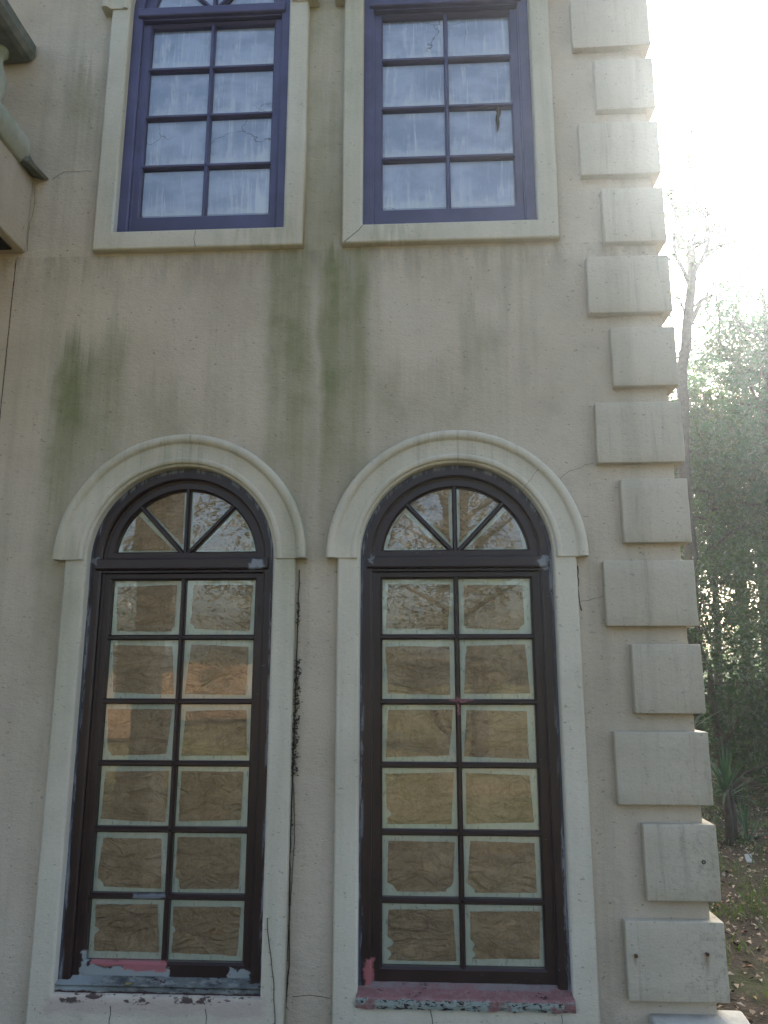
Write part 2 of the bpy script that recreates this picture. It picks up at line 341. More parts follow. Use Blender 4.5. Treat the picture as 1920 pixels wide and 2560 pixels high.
# ------------------------------------------------------------------ mesh helpers
class MB:
    def __init__(s): s.v = []; s.f = []
    def addv(s, p): s.v.append(tuple(p)); return len(s.v)-1
    def box(s, x0, x1, y0, y1, z0, z1):
        b = len(s.v)
        s.v += [(x, y, z) for z in (z0, z1) for y in (y0, y1) for x in (x0, x1)]
        s.f += [tuple(b+i for i in q) for q in ((0, 2, 3, 1), (4, 5, 7, 6), (0, 1, 5, 4), (2, 6, 7, 3), (0, 4, 6, 2), (1, 3, 7, 5))]
        return s
    def quad(s, *p):
        b = len(s.v); s.v += [tuple(q) for q in p]; s.f.append(tuple(range(b, b+len(p)))); return s
    def loops(s, rings, close=True, cap=False):
        n = len(rings[0]); b = len(s.v)
        for r in rings: s.v += [tuple(p) for p in r]
        for i in range(len(rings)-1):
            for j in range(n if close else n-1):
                k = (j+1) % n
                s.f.append((b+i*n+j, b+i*n+k, b+(i+1)*n+k, b+(i+1)*n+j))
        if cap:
            s.f.append(tuple(b+j for j in range(n))); s.f.append(tuple(b+(len(rings)-1)*n+j for j in range(n)))
        return s
    def tube(s, pts, rad, n=6, cap=True):
        pts = [Vector(p) for p in pts]
        if not hasattr(rad, '__len__'): rad = [rad]*len(pts)
        rings = []; a = None
        for i, p in enumerate(pts):
            d = (pts[min(i+1, len(pts)-1)]-pts[max(i-1, 0)])
            d = d.normalized() if d.length > 1e-9 else Vector((0, 0, 1))
            if a is None: a = d.orthogonal().normalized()
            a = (a - d*a.dot(d)); a = a.normalized() if a.length > 1e-6 else d.orthogonal().normalized()
            b = d.cross(a)
            rings.append([p + (a*math.cos(t)+b*math.sin(t))*rad[i] for t in (2*PI*k/n for k in range(n))])
        return s.loops(rings, True, cap)
    def lathe(s, x, y, prof, n=16):
        return s.loops([[(x+r*math.cos(2*PI*k/n), y+r*math.sin(2*PI*k/n), z) for k in range(n)] for r, z in prof], True, True)
    def build(s, name, mat, parent=None, smooth=False, bevel=0, seg=2, recalc=True):
        me = bpy.data.meshes.new(name); me.from_pydata(s.v, [], s.f)
        if recalc:
            bm = bmesh.new(); bm.from_mesh(me); bmesh.ops.recalc_face_normals(bm, faces=bm.faces); bm.to_mesh(me); bm.free()
        return link(name, me, mat, parent, smooth, bevel, seg)

def link(name, me, mat, parent=None, smooth=False, bevel=0, seg=2):
    me.materials.append(mat)
    o = bpy.data.objects.new(name, me); COL.objects.link(o)
    if parent is not None:
        o.parent = parent
        pw = Matrix.Translation(world_loc(parent)); o.matrix_parent_inverse = pw.inverted()
    if smooth:
        for p in me.polygons: p.use_smooth = True
    if bevel:
        md = o.modifiers.new('bevel', 'BEVEL'); md.width = bevel; md.segments = seg; md.limit_method = 'ANGLE'; md.angle_limit = R(35)
        for p in me.polygons: p.use_smooth = True
        md.harden_normals = False
    return o

def world_loc(o):
    l = Vector(o.location)
    return l

def tag(o, label, cat=None, group=None, kind=None):
    if label: o['label'] = label
    if cat: o['category'] = cat
    if group: o['group'] = group
    if kind: o['kind'] = kind
    return o
def empty(name, loc, label, cat, group=None):
    o = bpy.data.objects.new(name, None); COL.objects.link(o); o.location = loc; o.empty_display_size = .2
    return tag(o, label, cat, group)

def leaf_mesh(name, C, D, Nn, L, W, mat, parent=None, fold=.15):
    C = np.asarray(C, float); n = len(C)
    D = D/np.linalg.norm(D, axis=1, keepdims=True)
    S = np.cross(D, Nn); S /= (np.linalg.norm(S, axis=1, keepdims=True)+1e-9)
    U = np.cross(S, D)
    L = np.asarray(L).reshape(-1, 1)*np.ones((n, 1)); W = np.asarray(W).reshape(-1, 1)*np.ones((n, 1))
    v = np.empty((n, 4, 3))
    v[:, 0] = C; v[:, 1] = C+D*L*.45+S*W*.5+U*W*fold; v[:, 2] = C+D*L-U*L*.12; v[:, 3] = C+D*L*.45-S*W*.5+U*W*fold
    me = bpy.data.meshes.new(name); me.vertices.add(n*4); me.vertices.foreach_set('co', v.astype(np.float32).ravel())
    me.loops.add(n*4); me.loops.foreach_set('vertex_index', np.arange(n*4, dtype=np.int32))
    me.polygons.add(n); me.polygons.foreach_set('loop_start', np.arange(0, n*4, 4, dtype=np.int32))
    me.update(calc_edges=True); me.validate()
    return link(name, me, mat, parent)

# ------------------------------------------------------------------ ground
random.seed(3); rng = np.random.default_rng(3)
def gz(x, y):
    h = .05*mnoise.noise((x*.35, y*.35, 0))+.015*mnoise.noise((x*2, y*2, 5))
    if y > 6: h += .02*(y-6)
    e = max(0.0, min(1.0, (math.hypot(x, y)-3)/6)); return h*(.3+.7*e)
mb = MB(); xs = [-600, -200, -60, -25]+[i*.5-12 for i in range(0, 65)]+[25, 40, 80, 200, 600]; ys = [-600, -200, -60, -30, -20, -12]+[i*.5-8 for i in range(0, 57)]+[25, 40, 80, 200, 600]
idx = {}
for j, y in enumerate(ys):
    for i, x in enumerate(xs):
        idx[i, j] = mb.addv((x, y, gz(x, y) if abs(x) < 60 and abs(y) < 60 else .4*(y > 30)))
for j in range(len(ys)-1):
    for i in range(len(xs)-1): mb.f.append((idx[i, j], idx[i+1, j], idx[i+1, j+1], idx[i, j+1]))
tag(mb.build('ground', M_GROUND, smooth=True), None, None, None, 'structure')

# ------------------------------------------------------------------ house
house = empty('stucco_house', (-2.5, 3, 0), 'weathered beige stucco house with stained walls, corner quoins and arched brown windows', 'house')
HX0, HX1, HD, HT = -7.0, 1.088, 9.0, 6.6
A = .412                      # half width of the openings
LOW = dict(zb=.372, zc=2.09, hood=2.085, gl=[.468, .708, .965, 1.228, 1.4825, 1.7535, 2.003], tr=(2.046, 2.098), fan=2.13)
UPP = dict(zb=3.672, zc=4.965, hood=4.93, gl=[3.793, 4.072, 4.356, 4.635, 4.888], tr=(4.918, 4.972), fan=5.004)
NA = 40
def ring(cx, zb, zc, a, ob, y):   # closed outline: bottom left, up, over the arch, down
    p = [(cx-a, y, zb-ob)]
    p += [(cx-a, y, zb+(zc-zb)*t) for t in (.33, .66)]
    p += [(cx-a*math.cos(PI*k/NA), y, zc+a*math.sin(PI*k/NA)) for k in range(NA+1)]
    p += [(cx+a, y, zb+(zc-zb)*t) for t in (.66, .33)]
    p += [(cx+a, y, zb-ob)]
    return p

# front wall with four arched holes (hidden under the surrounds)
mb = MB(); HO = .46
zs0, zs1 = -0.3, HT
cols = [(HX0, CXL-HO), (CXL+HO, CXR-HO), (CXR+HO, HX1)]
for x0, x1 in cols: mb.quad((x0, 0, zs0), (x1, 0, zs0), (x1, 0, zs1), (x0, 0, zs1))
for cx in (CXL, CXR):
    lo = zs0
    for W in (LOW, UPP):
        mb.quad((cx-HO, 0, lo), (cx+HO, 0, lo), (cx+HO, 0, W['zb']-.03), (cx-HO, 0, W['zb']-.03))
        top = W['zc']+HO+.01
        arc = [(cx-HO*math.cos(PI*k/NA), W['zc']+HO*math.sin(PI*k/NA)) for k in range(NA+1)]
        for (xa, za), (xb, zb_) in zip(arc[:-1], arc[1:]): mb.quad((xa, 0, za), (xb, 0, zb_), (xb, 0, top), (xa, 0, top))
        lo = top
    mb.quad((cx-HO, 0, lo), (cx+HO, 0, lo), (cx+HO, 0, zs1), (cx-HO, 0, zs1))
mb.quad((HX1, 0, zs0), (HX1, HD, zs0), (HX1, HD, zs1), (HX1, 0, zs1))
mb.quad((HX0, 0, zs0), (HX0, HD, zs0), (HX0, HD, zs1), (HX0, 0, zs1))
mb.quad((HX0, HD, zs0), (HX1, HD, zs0), (HX1, HD, zs1), (HX0, HD, zs1))
wallo = mb.build('wall', M_WALL, house)
# roof with a shallow eave
mb = MB(); e = .35; cy = HD/2
b = [(HX0-e, -e), (HX1+e, -e), (HX1+e, HD+e), (HX0-e, HD+e)]
mb.box(HX0-e, HX1+e, -e, HD+e, HT, HT+.18)
r1, r2 = (HX0+3.5, cy, HT+2.6), (HX1-3.5, cy, HT+2.6)
z = HT+.19
bb = [(x, y, z) for x, y in b]
mb.quad(bb[0], bb[1], r2, r1); mb.quad(bb[1], bb[2], r2); mb.quad(bb[2], bb[3], r1, r2); mb.quad(bb[3], bb[0], r1)
mb.build('roof', M_ROOF, house)

# quoins wrapping the corner
QR, QL, QS, QPJ = 1.127, .755, .845, .039
q0, qp, qh = 4.868, .35, .276
for k in range(-4, 13):
    zt = q0-k*qp; zb = zt-qh; long = k % 2 == 0
    x0 = QL if long else QS; yd = .30 if long else .40
    x0 += random.uniform(-.004, .004); zt += random.uniform(-.003, .003)
    mb = MB()
    pl = [(x0, -QPJ), (QR, -QPJ), (QR, yd), (HX1-.02, yd), (HX1-.02, .02), (x0, .02)]
    def irregular(p, s): return (p[0]+.0035*mnoise.noise((p[0]*3+s, p[1]*3, s*2.1)), p[1]+.002*mnoise.noise((p[0]*2, s, 4)))
    zsub = [zb+(zt-zb)*t for t in (0, .25, .5, .75, 1)]
    mb.loops([[(*irregular(p, zq*7), zq) for p in pl] for zq in zsub], True, True)
    q = mb.build('quoin', M_QUOIN, house, bevel=.003, seg=2)
    if k == 12:
        for xn, zn in ((.786, .552), (1.052, .562)):
            nb_ = MB(); nb_.tube([(xn, -QPJ+.01, zn), (xn, -QPJ-.012, zn-.001)], [.0045, .0035], 8); nb_.tube([(xn, -QPJ-.012, zn), (xn, -QPJ-.016, zn)], .007, 8)
            nb_.build('nail', M_RUST, q)
    if k == 11:
        nb_ = MB(); rr = .006
        nb_.tube([(1.069+rr*math.cos(t), -QPJ-.002, .885+rr*math.sin(t)) for t in (2*PI*i/12 for i in range(13))], .0022, 5, False); nb_.build('hook', M_DARK, q)
# plinth block under the corner
mb = MB(); mb.loops([[(x, y, zq) for x, y in ((.83, -.085), (1.185, -.085), (1.198, .05), (HX1-.02, .055), (HX1-.02, .02), (.83, .02))] for zq in (-.25, .1, .338)], True, True)
mb.build('plinth_block', M_LIGHTCON, house, bevel=.012, seg=3)

# ------------------------------------------------------------------ windows
def sector_pts(cx, zc, zf, r, a0, a1, inset, n=12):
    """pane of the fanlight between two angles (from +x), clipped below at zf"""
    c = (cx, zf)
    return c

def window(cx, W, upper, lab, seed):
    rnd = random.Random(seed)
    zb, zc, gl, tr, zf = W['zb'], W['zc'], W['gl'], W['tr'], W['fan']
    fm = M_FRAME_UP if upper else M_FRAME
    # frame = the window's own mesh
    mb = MB(); Y0 = .006
    prof = [(.004, .09, 0), (.004, Y0+.002, 0), (0, Y0, 0), (-.043, Y0, -.012), (-.050, Y0+.006, -.016), (-.050, Y0+.024, -.016), (-.060, Y0+.026, -.018), (-.060, .085, -.018)]
    mb.loops([ring(cx, zb, zc, A+o, ob, y) for o, y, ob in prof])
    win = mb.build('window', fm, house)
    win['label'] = lab
    # stucco surround
    mb = MB(); F = -.04
    prof = [(-.001, .03), (-.001, F+.012), (.003, F+.004), (.012, F), (.086, F), (.093, F+.003), (.096, F+.012), (.096, .01)]
    mb.loops([ring(cx, zb, zc, A+o, (o if upper else o*2.6) if o > 0 else 0, y) for o, y in prof])
    mb.build('surround', M_TRIM, win, smooth=True).modifiers.new('w', 'WEIGHTED_NORMAL')
    # hood moulding over the arch
    mb = MB()
    prof = [(.010, F+.004), (.012, F-.006), (.018, F-.012), (.030, F-.014), (.037, F-.009), (.040, F-.006), (.098, F-.008), (.103, F-.011), (.105, F-.016), (.110, F-.023), (.120, F-.027), (.132, F-.027), (.140, F-.022), (.144, F-.012), (.144, .01)]
    def arc(o, y):
        a = A+o; ext = zc-W['hood']
        p = [(cx-a, y, zc-ext)] if ext > .002 else []
        p += [(cx-a*math.cos(PI*k/NA), y, zc+a*math.sin(PI*k/NA)) for k in range(NA+1)]
        if ext > .002: p += [(cx+a, y, zc-ext)]
        return p
    rr = [arc(o, y) for o, y in prof]
    rr = [[(x+.0015*mnoise.noise((x*9, z*9, seed)), y, z+.0015*mnoise.noise((x*8, z*8, seed+9))) for x, y, z in r_] for r_ in rr]
    mb.loops(rr, False)
    for e_ in (0, -1): mb.quad(*[r_[e_] for r_ in rr])
    mb.build('hood_moulding', M_TRIM, win, smooth=True).modifiers.new('w', 'WEIGHTED_NORMAL')
    # transom
    mb = MB(); t0, t1 = tr
    mb.loops([[(cx+sx*(A-.03), y, z_) for y, z_ in ((.07, t1-.002), (-.004, t1-.004), (-.008, t1-.010), (-.008, t0+.006), (-.004, t0), (.012, t0-.004), (.012, t0-.012), (.07, t0-.012))] for sx in (-1, 1)], True, True)
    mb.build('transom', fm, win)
    # sash: rectangular ring + half round ring
    G = .32; mb = MB(); S0 = .034
    def rect(a, z0, z1, y): return [(cx-a, y, z0), (cx-a, y, z1), (cx+a, y, z1), (cx+a, y, z0)]
    top = t0-.014
    mb.loops([rect(A-.058, zb+.022, top, .085), rect(A-.058, zb+.022, top, S0+.002), rect(A-.060, zb+.024, top-.002, S0), rect(G+.008, gl[0]-.008, gl[-1]+.008, S0), rect(G, gl[0], gl[-1], S0+.010), rect(G, gl[0], gl[-1], .085)])
    def half(a, z0, y): return [(cx-math.sqrt(max(a*a-(z0-zc)**2, .01)), y, z0)]+[(cx-a*math.cos(t), y, zc+a*math.sin(t)) for t in [math.asin(min(1, max(0, (z0-zc)/a)))+(PI-2*math.asin(min(1, max(0, (z0-zc)/a))))*k/NA for k in range(NA+1)]]+[(cx+math.sqrt(max(a*a-(z0-zc)**2, .01)), y, z0)]
    mb.loops([half(A-.058, t1+.001, .085), half(A-.058, t1+.001, S0+.002), half(A-.060, t1+.003, S0), half(G+.006, zf-.007, S0), half(G-.002, zf, S0+.010), half(G-.002, zf, .085)])
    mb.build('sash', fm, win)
    # glazing bars
    mb = MB(); h = .011
    def bar(p0, p1, hw=h):
        p0 = Vector(p0); p1 = Vector(p1); d = (p1-p0).normalized(); s_ = Vector((d[1], -d[0]))
        rings = []
        for p in (p0, p1):
            rings.append([(p[0]+s_[0]*o, y, p[1]+s_[1]*o) for o, y in ((-hw, .07), (-hw, S0+.012), (-hw*.45, S0+.002), (hw*.45, S0+.002), (hw, S0+.012), (hw, .07))])
        mb.loops(rings, True, True)
    bar((cx, gl[0]-.006), (cx, gl[-1]+.006))
    for z_ in gl[1:-1]: bar((cx-G-.006, z_), (cx+G+.006, z_), h*1.04)
    rf = G+.004
    for an in (45, 90, 135):
        t = R(an); bar((cx+.012*math.cos(t), zf-.012), (cx+rf*math.cos(t)*(.985 if an != 90 else 1), zc+(rf*math.sin(t)) if an == 90 else zf-.012+(rf+.012)*math.sin(t)*.975), h*.95)
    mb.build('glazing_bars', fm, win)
    # pane list
    panes = []
    for r_ in range(len(gl)-1):
        z0, z1 = gl[r_]+(h if r_ else 0), gl[r_+1]-(h if r_ < len(gl)-2 else 0)
        for sx in (-1, 1):
            xa, xb = (cx-G, cx-h) if sx < 0 else (cx+h, cx+G)
            panes.append((xa, xb, z0, z1, r_, sx))
    # glass, each pane seated at its own slight angle
    mb = MB()
    def gy(x, z, x0, z0, a, b): return .056+(x-x0)*a+(z-z0)*b
    for xa, xb, z0, z1, r_, sx in panes:
        a, b = rnd.uniform(-.012, .012), rnd.uniform(-.010, .010); xm, zm = (xa+xb)/2, (z0+z1)/2
        mb.quad(*[(x, gy(x, z_, xm, zm, a, b), z_) for x, z_ in ((xa-.006, z0-.006), (xb+.006, z0-.006), (xb+.006, z1+.006), (xa-.006, z1+.006))])
    for k in range(4):
        a, b = rnd.uniform(-.014, .014), rnd.uniform(-.012, .012)
        t0_, t1_ = PI*k/4, PI*(k+1)/4
        pts = [(cx, zf-.004)]+[(cx+(G+.006)*math.cos(t0_+(t1_-t0_)*i/8), max(zc+(G+.006)*math.sin(t0_+(t1_-t0_)*i/8), zf-.004)) for i in range(9)]
        xm, zm = cx+.18*math.cos((t0_+t1_)/2), zf+.15
        mb.quad(*[(x, gy(x, z_, xm, zm, a, b), z_) for x, z_ in pts])
    mb.build('glass', M_GLASS, win, recalc=False)
    # film right behind the panes
    mb = MB(); yb = .0695
    mb.quad((cx-G-.01, yb, gl[0]-.01), (cx+G+.01, yb, gl[0]-.01), (cx+G+.01, yb, gl[-1]+.01), (cx-G-.01, yb, gl[-1]+.01))
    mb.quad(*[(cx+(G+.01)*math.cos(PI*k/24), yb, max(zc+(G+.01)*math.sin(PI*k/24), zf-.01)) for k in range(25)])
    mb.build('film', M_FILM if upper else M_MINT, win)
    if not upper:
        for (xa, xb, z0, z1, r_, sx) in panes:
            kraft(win, cx, xa, xb, z0, z1, r_, sx, rnd)
        for k in range(4): kraft_fan(win, cx, zf, G, PI*k/4, PI*(k+1)/4, rnd, zc)
    return win

def crease(x, z, s):
    a = mnoise.noise((x*9+z*6+s, z*17-x*5, s)); b = mnoise.noise((x*22, z*34, s+5.)); c_ = mnoise.noise((x*5, z*6, s+9))
    return -(1-abs(a))**6*.014 - (1-abs(b))**6*.006 + c_*.005
TORN = {}   # (right window?, row, side) -> list of (u, v, radius) notches in pane units
TORN[(0, 1, -1)] = [(0, 0, .14)]; TORN[(0, 1, 1)] = [(0, .0, .10), (0, .15, .08)]; TORN[(0, 0, -1)] = [(0, .45, .07)]; TORN[(0, 0, 1)] = [(0, .5, .06)]
TORN[(1, 1, -1)] = [(0, 0, .17), (1, 0, .12)]; TORN[(1, 1, 1)] = [(0, 0, .14)]; TORN[(1, 0, -1)] = [(0, .35, .11), (0, .12, .08)]; TORN[(1, 0, 1)] = [(0, .3, .07), (0, .1, .08)]
TORN[(1, 2, -1)] = [(0, .2, .07)]; TORN[(0, 5, 1)] = [(0, 0, .1)]; TORN[(0, 3, -1)] = [(0, 0, .08)]; TORN[(1, 5, 1)] = [(1, 0, .1), (0, 0, .06)]; TORN[(0, 5, -1)] = [(1, .0, .07)]
def kraft(win, cx, xa, xb, z0, z1, r_, sx, rnd):
    s = rnd.uniform(0, 50); nx, nz_ = 22, 17
    wid, hei = xb-xa, z1-z0
    ml0, ml1, mr0, mr1 = [rnd.uniform(.010, .032) for _ in range(4)]; mb0, mb1 = [rnd.uniform(.014, .030) for _ in range(2)]; mt0, mt1 = [rnd.uniform(.018, .030) for _ in range(2)]
    nots = TORN.get((int(cx > -.5), r_, sx), [])
    mb = MB(); b = {}
    for j in range(nz_+1):
        for i in range(nx+1):
            u, v = i/nx, j/nz_
            L = ml0+(ml1-ml0)*v+.003*mnoise.noise((v*6, s, 1))+.0015*mnoise.noise((v*25, s, 1))
            Rr = mr0+(mr1-mr0)*v+.002*mnoise.noise((v*5, s, 2))
            B = mb0+(mb1-mb0)*u+.002*mnoise.noise((u*6, s, 3))+.001*mnoise.noise((u*30, s, 3)); T = mt0+(mt1-mt0)*u+.002*mnoise.noise((u*6, s, 4))
            for nu, nv, nr in nots:
                dv = abs(v-nv); du = abs(u-nu)
                if nu == 0 and dv < nr: L += nr*wid*math.sqrt(1-(dv/nr)**2)*.75*(1+.25*mnoise.noise((v*18, s, 7)))*max(0, 1-u*1.2)
                if nu == 1 and dv < nr: Rr += nr*wid*math.sqrt(1-(dv/nr)**2)*.75*max(0, u*1.2-.2)
            x = xa+L+(wid-L-Rr)*u; z = z0+B+(hei-B-T)*v
            y = .0645+max(-.005, min(.0035, crease(x, z, s)*.5))
            b[i, j] = mb.addv((x, y, z))
    for j in range(nz_):
        for i in range(nx): mb.f.append((b[i, j], b[i+1, j], b[i+1, j+1], b[i, j+1]))
    mb.build('kraft_paper', M_KRAFT, win, smooth=True)
def kraft_fan(win, cx, zf, G, t0, t1, rnd, zc):
    s = rnd.uniform(0, 50); mb = MB(); b = {}; nr, nt = 12, 12
    mg = rnd.uniform(.010, .018)
    for j in range(nr+1):
        for i in range(nt+1):
            r_ = .055+(G-.022-.055)*j/nr; ins = (mg+.011)/max(r_, .08)
            a0 = t0+ins*(1 if t0 > .01 else .85); a1 = t1-ins*(1 if t1 < PI-.01 else .85)
            t = a0+(a1-a0)*i/nt
            r2 = r_+.004*mnoise.noise((t*6, s, j*.3))
            x = cx+r2*math.cos(t); z = max(zf+.010, zf-.012+r2*math.sin(t)*.97)
            b[i, j] = mb.addv((x, .0645+max(-.005, min(.0035, crease(x, z, s)*.5)), z))
    for j in range(nr):
        for i in range(nt): mb.f.append((b[i, j], b[i+1, j], b[i+1, j+1], b[i, j+1]))
    mb.build('kraft_paper', M_KRAFT, win, smooth=True)

wLL = window(CXL, LOW, False, 'lower left arched window with kraft paper panes and grey primer patches on its rail', 11)
wLR = window(CXR, LOW, False, 'lower right arched window with kraft paper panes and a peeling red sill', 12)
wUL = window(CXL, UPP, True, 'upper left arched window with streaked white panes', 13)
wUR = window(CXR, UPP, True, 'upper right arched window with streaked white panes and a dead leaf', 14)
def sill(win, cx, mat, front, seed):
    mb = MB(); n = 40; rings = []
    for i in range(n+1):
        x = cx-.415+.83*i/n; w1 = .004*mnoise.noise((x*14, seed, 0))+.003*mnoise.noise((x*45, seed, 2)); w2 = .005*mnoise.noise((x*20, seed, 4))
        rings.append([(x, y, z) for y, z in ((.03, .418+w1*.3), (-.02, .400+w1*.3), (front+.006+w1, .391), (front+w1, .385), (front+w1+w2*.6, .366), (front+.004+w2, .350+w2), (.03, .350))])
    mb.loops(rings, True, True); mb.build('sill', mat, win)
sill(wLR, CXR, M_SILL_RED, -.054, 3.)
sill(wLL, CXL, M_SILL_GREY, -.016, 8.)

# ------------------------------------------------------------------ cracks and joint
def crack(pts, wdt, y, mat=M_DARK, parent=house, seed=1., jit=.006, name='crack'):
    mb = MB(); P = []
    for (xa, za), (xb, zb_) in zip(pts[:-1], pts[1:]):
        n = max(2, int(math.hypot(xb-xa, zb_-za)/.012))
        for i in range(n): P.append((xa+(xb-xa)*i/n, za+(zb_-za)*i/n))
    P.append(pts[-1]); P = [(x+jit*mnoise.noise((x*30, z*30, seed)), z+jit*mnoise.noise((x*30, z*30, seed+7))) for x, z in P]
    rings = []
    for i, (x, z) in enumerate(P):
        a = P[max(i-1, 0)]; b_ = P[min(i+1, len(P)-1)]; d = Vector((b_[0]-a[0], b_[1]-a[1])).normalized(); s_ = (-d[1], d[0])
        ww = wdt*(.35+.65*abs(mnoise.noise((x*40, z*40, seed+3)))+.2)*.5
        rings.append([(x+s_[0]*ww, y, z+s_[1]*ww), (x, y-.0008, z), (x-s_[0]*ww, y, z-s_[1]*ww)])
    mb.loops(rings, False)
    return mb.build(name, mat, parent)
crack([(-1.953, 2.7), (-1.955, 3.1), (-1.957, 3.56)], .007, -.0015, M_JOINT, jit=.001, name='joint')
crack([(-1.82, 3.99), (-1.76, 4.03), (-1.62, 4.03)], .0022, -.0015, seed=2.)
crack([(-1.906, 3.6), (-1.909, 3.75), (-1.893, 3.82), (-1.9, 3.95)], .0025, -.0015, seed=3.)
crack([(.42, 2.36), (.47, 2.43), (.50, 2.46)], .002, -.0585, seed=4., jit=.01)
crack([(.66, 1.90), (.70, 1.905), (.76, 1.92)], .002, -.0015, seed=5., jit=.008)
crack([(.56, 2.40), (.64, 2.47), (.74, 2.5)], .002, -.0015, seed=6., jit=.008)
crack([(-1.07, 3.66), (-1.073, 3.62), (-1.068, 3.575)], .003, -.042, seed=7.)
crack([(-.36, 3.575), (-.29, 3.64), (-.275, 3.66)], .004, -.042, seed=7.5)
crack([(-1.235, .335), (-1.232, .26)], .004, -.042, seed=8.); crack([(-.86, .335), (-.852, .26)], .004, -.042, seed=9.)
crack([(.005, .35), (.012, .31), (.03, .26)], .004, -.042, seed=10.); crack([(.50, .34), (.5, .26)], .003, -.042, seed=11.)
crack([(.655, 2.05), (.652, 1.94), (.656, 1.86)], .006, -.0015, seed=12.)
crack([(-.53, .37), (-.45, .375), (-.38, .365)], .003, -.0015, seed=13., jit=.004)

# ------------------------------------------------------------------ balcony
BX = -1.912
mb = MB(); mb.box(-4.4, BX, -2.9, -.001, 3.592, 4.0); bal = mb.build('balcony', M_WALL, house, bevel=.01)
# soffit board, and a dark strip standing in for the slot's shade
mb = MB(); mb.box(-4.2, -2.02, -2.7, -.25, 3.584, 3.5905); mb.build('soffit_panel', simple('soffit_board', (.36, .22, .12), (.30, .19, .11), .8), bal)
mb = MB(); mb.box(-2.02, -1.955, -1.2, -.05, 3.583, 3.5905); mb.build('soffit_slot_shade', M_DARK, bal)
# deck edge moulding, broken off close to the wall
mb = MB()
prof = [(-1.915, 3.985), (-1.895, 3.99), (-1.87, 4.02), (-1.862, 4.06), (-1.868, 4.10), (-1.90, 4.135), (-1.96, 4.15), (-2.0, 4.15), (-2.0, 3.985)]
mb.loops([[(x+.006*mnoise.noise((yy*9, x*5, 1)), yy+(.02*mnoise.noise((x*30, z*30, 2)) if yy > -.2 else 0), z) for x, z in prof] for yy in (-.145, -.5, -1.2, -2.0, -3.0)], True, True)
mb.build('edge_moulding', M_BAL, bal, smooth=False, bevel=.004)
mb = MB()
fl = [(-2.0, 4.19), (-1.975, 4.185), (-1.925, 4.10), (-1.885, 4.04), (-1.833, 3.992), (-1.845, 3.982), (-1.90, 4.0), (-1.95, 4.02), (-2.0, 4.02)]
mb.loops([[(x-.02*t, -.002-.15*t, z+.012*t*mnoise.noise((x*20, t, 3))) for x, z in fl] for t in (0, .35, .7, 1.0)], True, True)
mb.build('flashing', M_CONC, bal)
mb = MB(); mb.box(-4.35, -1.995, -2.95, -.003, 4.005, 4.17); mb.build('deck', M_CONC, bal)
# balustrade: base rail, turned balusters and heavy coping
mb = MB(); mb.box(-2.17, -2.03, -2.85, -.02, 4.19, 4.29); mb.build('base_rail', M_BAL, bal, bevel=.012)
bprof = [(.045, 4.285), (.045, 4.31), (.026, 4.32), (.022, 4.345), (.034, 4.375), (.048, 4.42), (.052, 4.46), (.044, 4.51), (.028, 4.56), (.021, 4.60), (.03, 4.625), (.042, 4.635), (.042, 4.675)]
for k in range(17):
    mb = MB(); mb.lathe(-2.10, -.10-.165*k, bprof, 20); mb.build('baluster', M_BAL, bal, smooth=True)
mb = MB(); cp = [(-2.19, 4.672), (-2.165, 4.662), (-2.01, 4.662), (-1.985, 4.672), (-1.966, 4.70), (-1.966, 4.755), (-1.98, 4.775), (-2.2, 4.775), (-2.21, 4.755), (-2.21, 4.70)]
mb.loops([[(x+.003*mnoise.noise((x*20, yy*4, 3)), yy, z) for x, z in cp] for yy in [-.012-.15*i for i in range(20)]], True, True)
mb.build('coping_rail', M_CONC, bal)
# porch column carrying the outer end of the balcony (seen mirrored in the glass)
mb = MB(); mb.box(-2.49, -2.19, -3.32, -3.0, 0.14, 3.45); mb.box(-2.54, -2.14, -3.37, -2.95, -.1, .14); mb.box(-2.53, -2.15, -3.36, -2.96, 3.45, 3.59)
mb.build('porch_column', M_WALL, house, bevel=.012)

# ------------------------------------------------------------------ small things on the wall
def vine(name, pts, r, lab, tufts, seed, y0):
    rd = random.Random(seed); root = empty(name, (pts[0][0], y0, pts[0][1]), lab, 'dead vine')
    mb = MB(); P = []
    for (xa, za), (xb, zb_) in zip(pts[:-1], pts[1:]):
        n = max(2, int(abs(zb_-za)/.02))
        for i in range(n):
            t = i/n; z = za+(zb_-za)*t; P.append((xa+(xb-xa)*t+.003*mnoise.noise((z*20, seed, 0)), y0+.002*mnoise.noise((z*16, seed, 4)), z))
    mb.tube(P, r, 5)
    for p in P[::2]:
        if rd.random() < .75:
            s_ = rd.choice((-1, 1)); l = rd.uniform(.004, .015); mb.tube([p, (p[0]+s_*l*.7, p[1]-.001, p[2]+rd.uniform(-.5, .8)*l), (p[0]+s_*l, p[1], p[2]+rd.uniform(-.8, .8)*l)], [r*.6, r*.4, r*.25], 4)
    mb.build('stem', M_VINE, root)
    if tufts:
        C = []; 
        for z0, z1, n, sp in tufts:
            for _ in range(n):
                z = rd.uniform(z0, z1); k = .5+.5*math.sin(z*95)
                C.append((np.interp(z, [p[1] for p in pts], [p[0] for p in pts])+rd.uniform(-.003, sp*(.35+k*.65)), y0-rd.uniform(-.004, .012), z))
        C = np.array(C); n = len(C)
        rg = np.random.default_rng(seed); leaf_mesh('dry_leaves', C, rg.normal(size=(n, 3)), rg.normal(size=(n, 3)), rg.uniform(.006, .016, n), rg.uniform(.004, .009, n), M_VINE, root)
    return root
vine('dead_vine', [(-.560, .25), (-.545, .5), (-.552, .9), (-.548, 1.2), (-.543, 1.65), (-.540, 2.06)], .0028, 'thick dead vine climbing along the right edge of the lower left window surround', [(1.19, 1.66, 420, .022), (1.8, 1.9, 40, .010), (.9, 1.1, 12, .010)], 5, -.008)
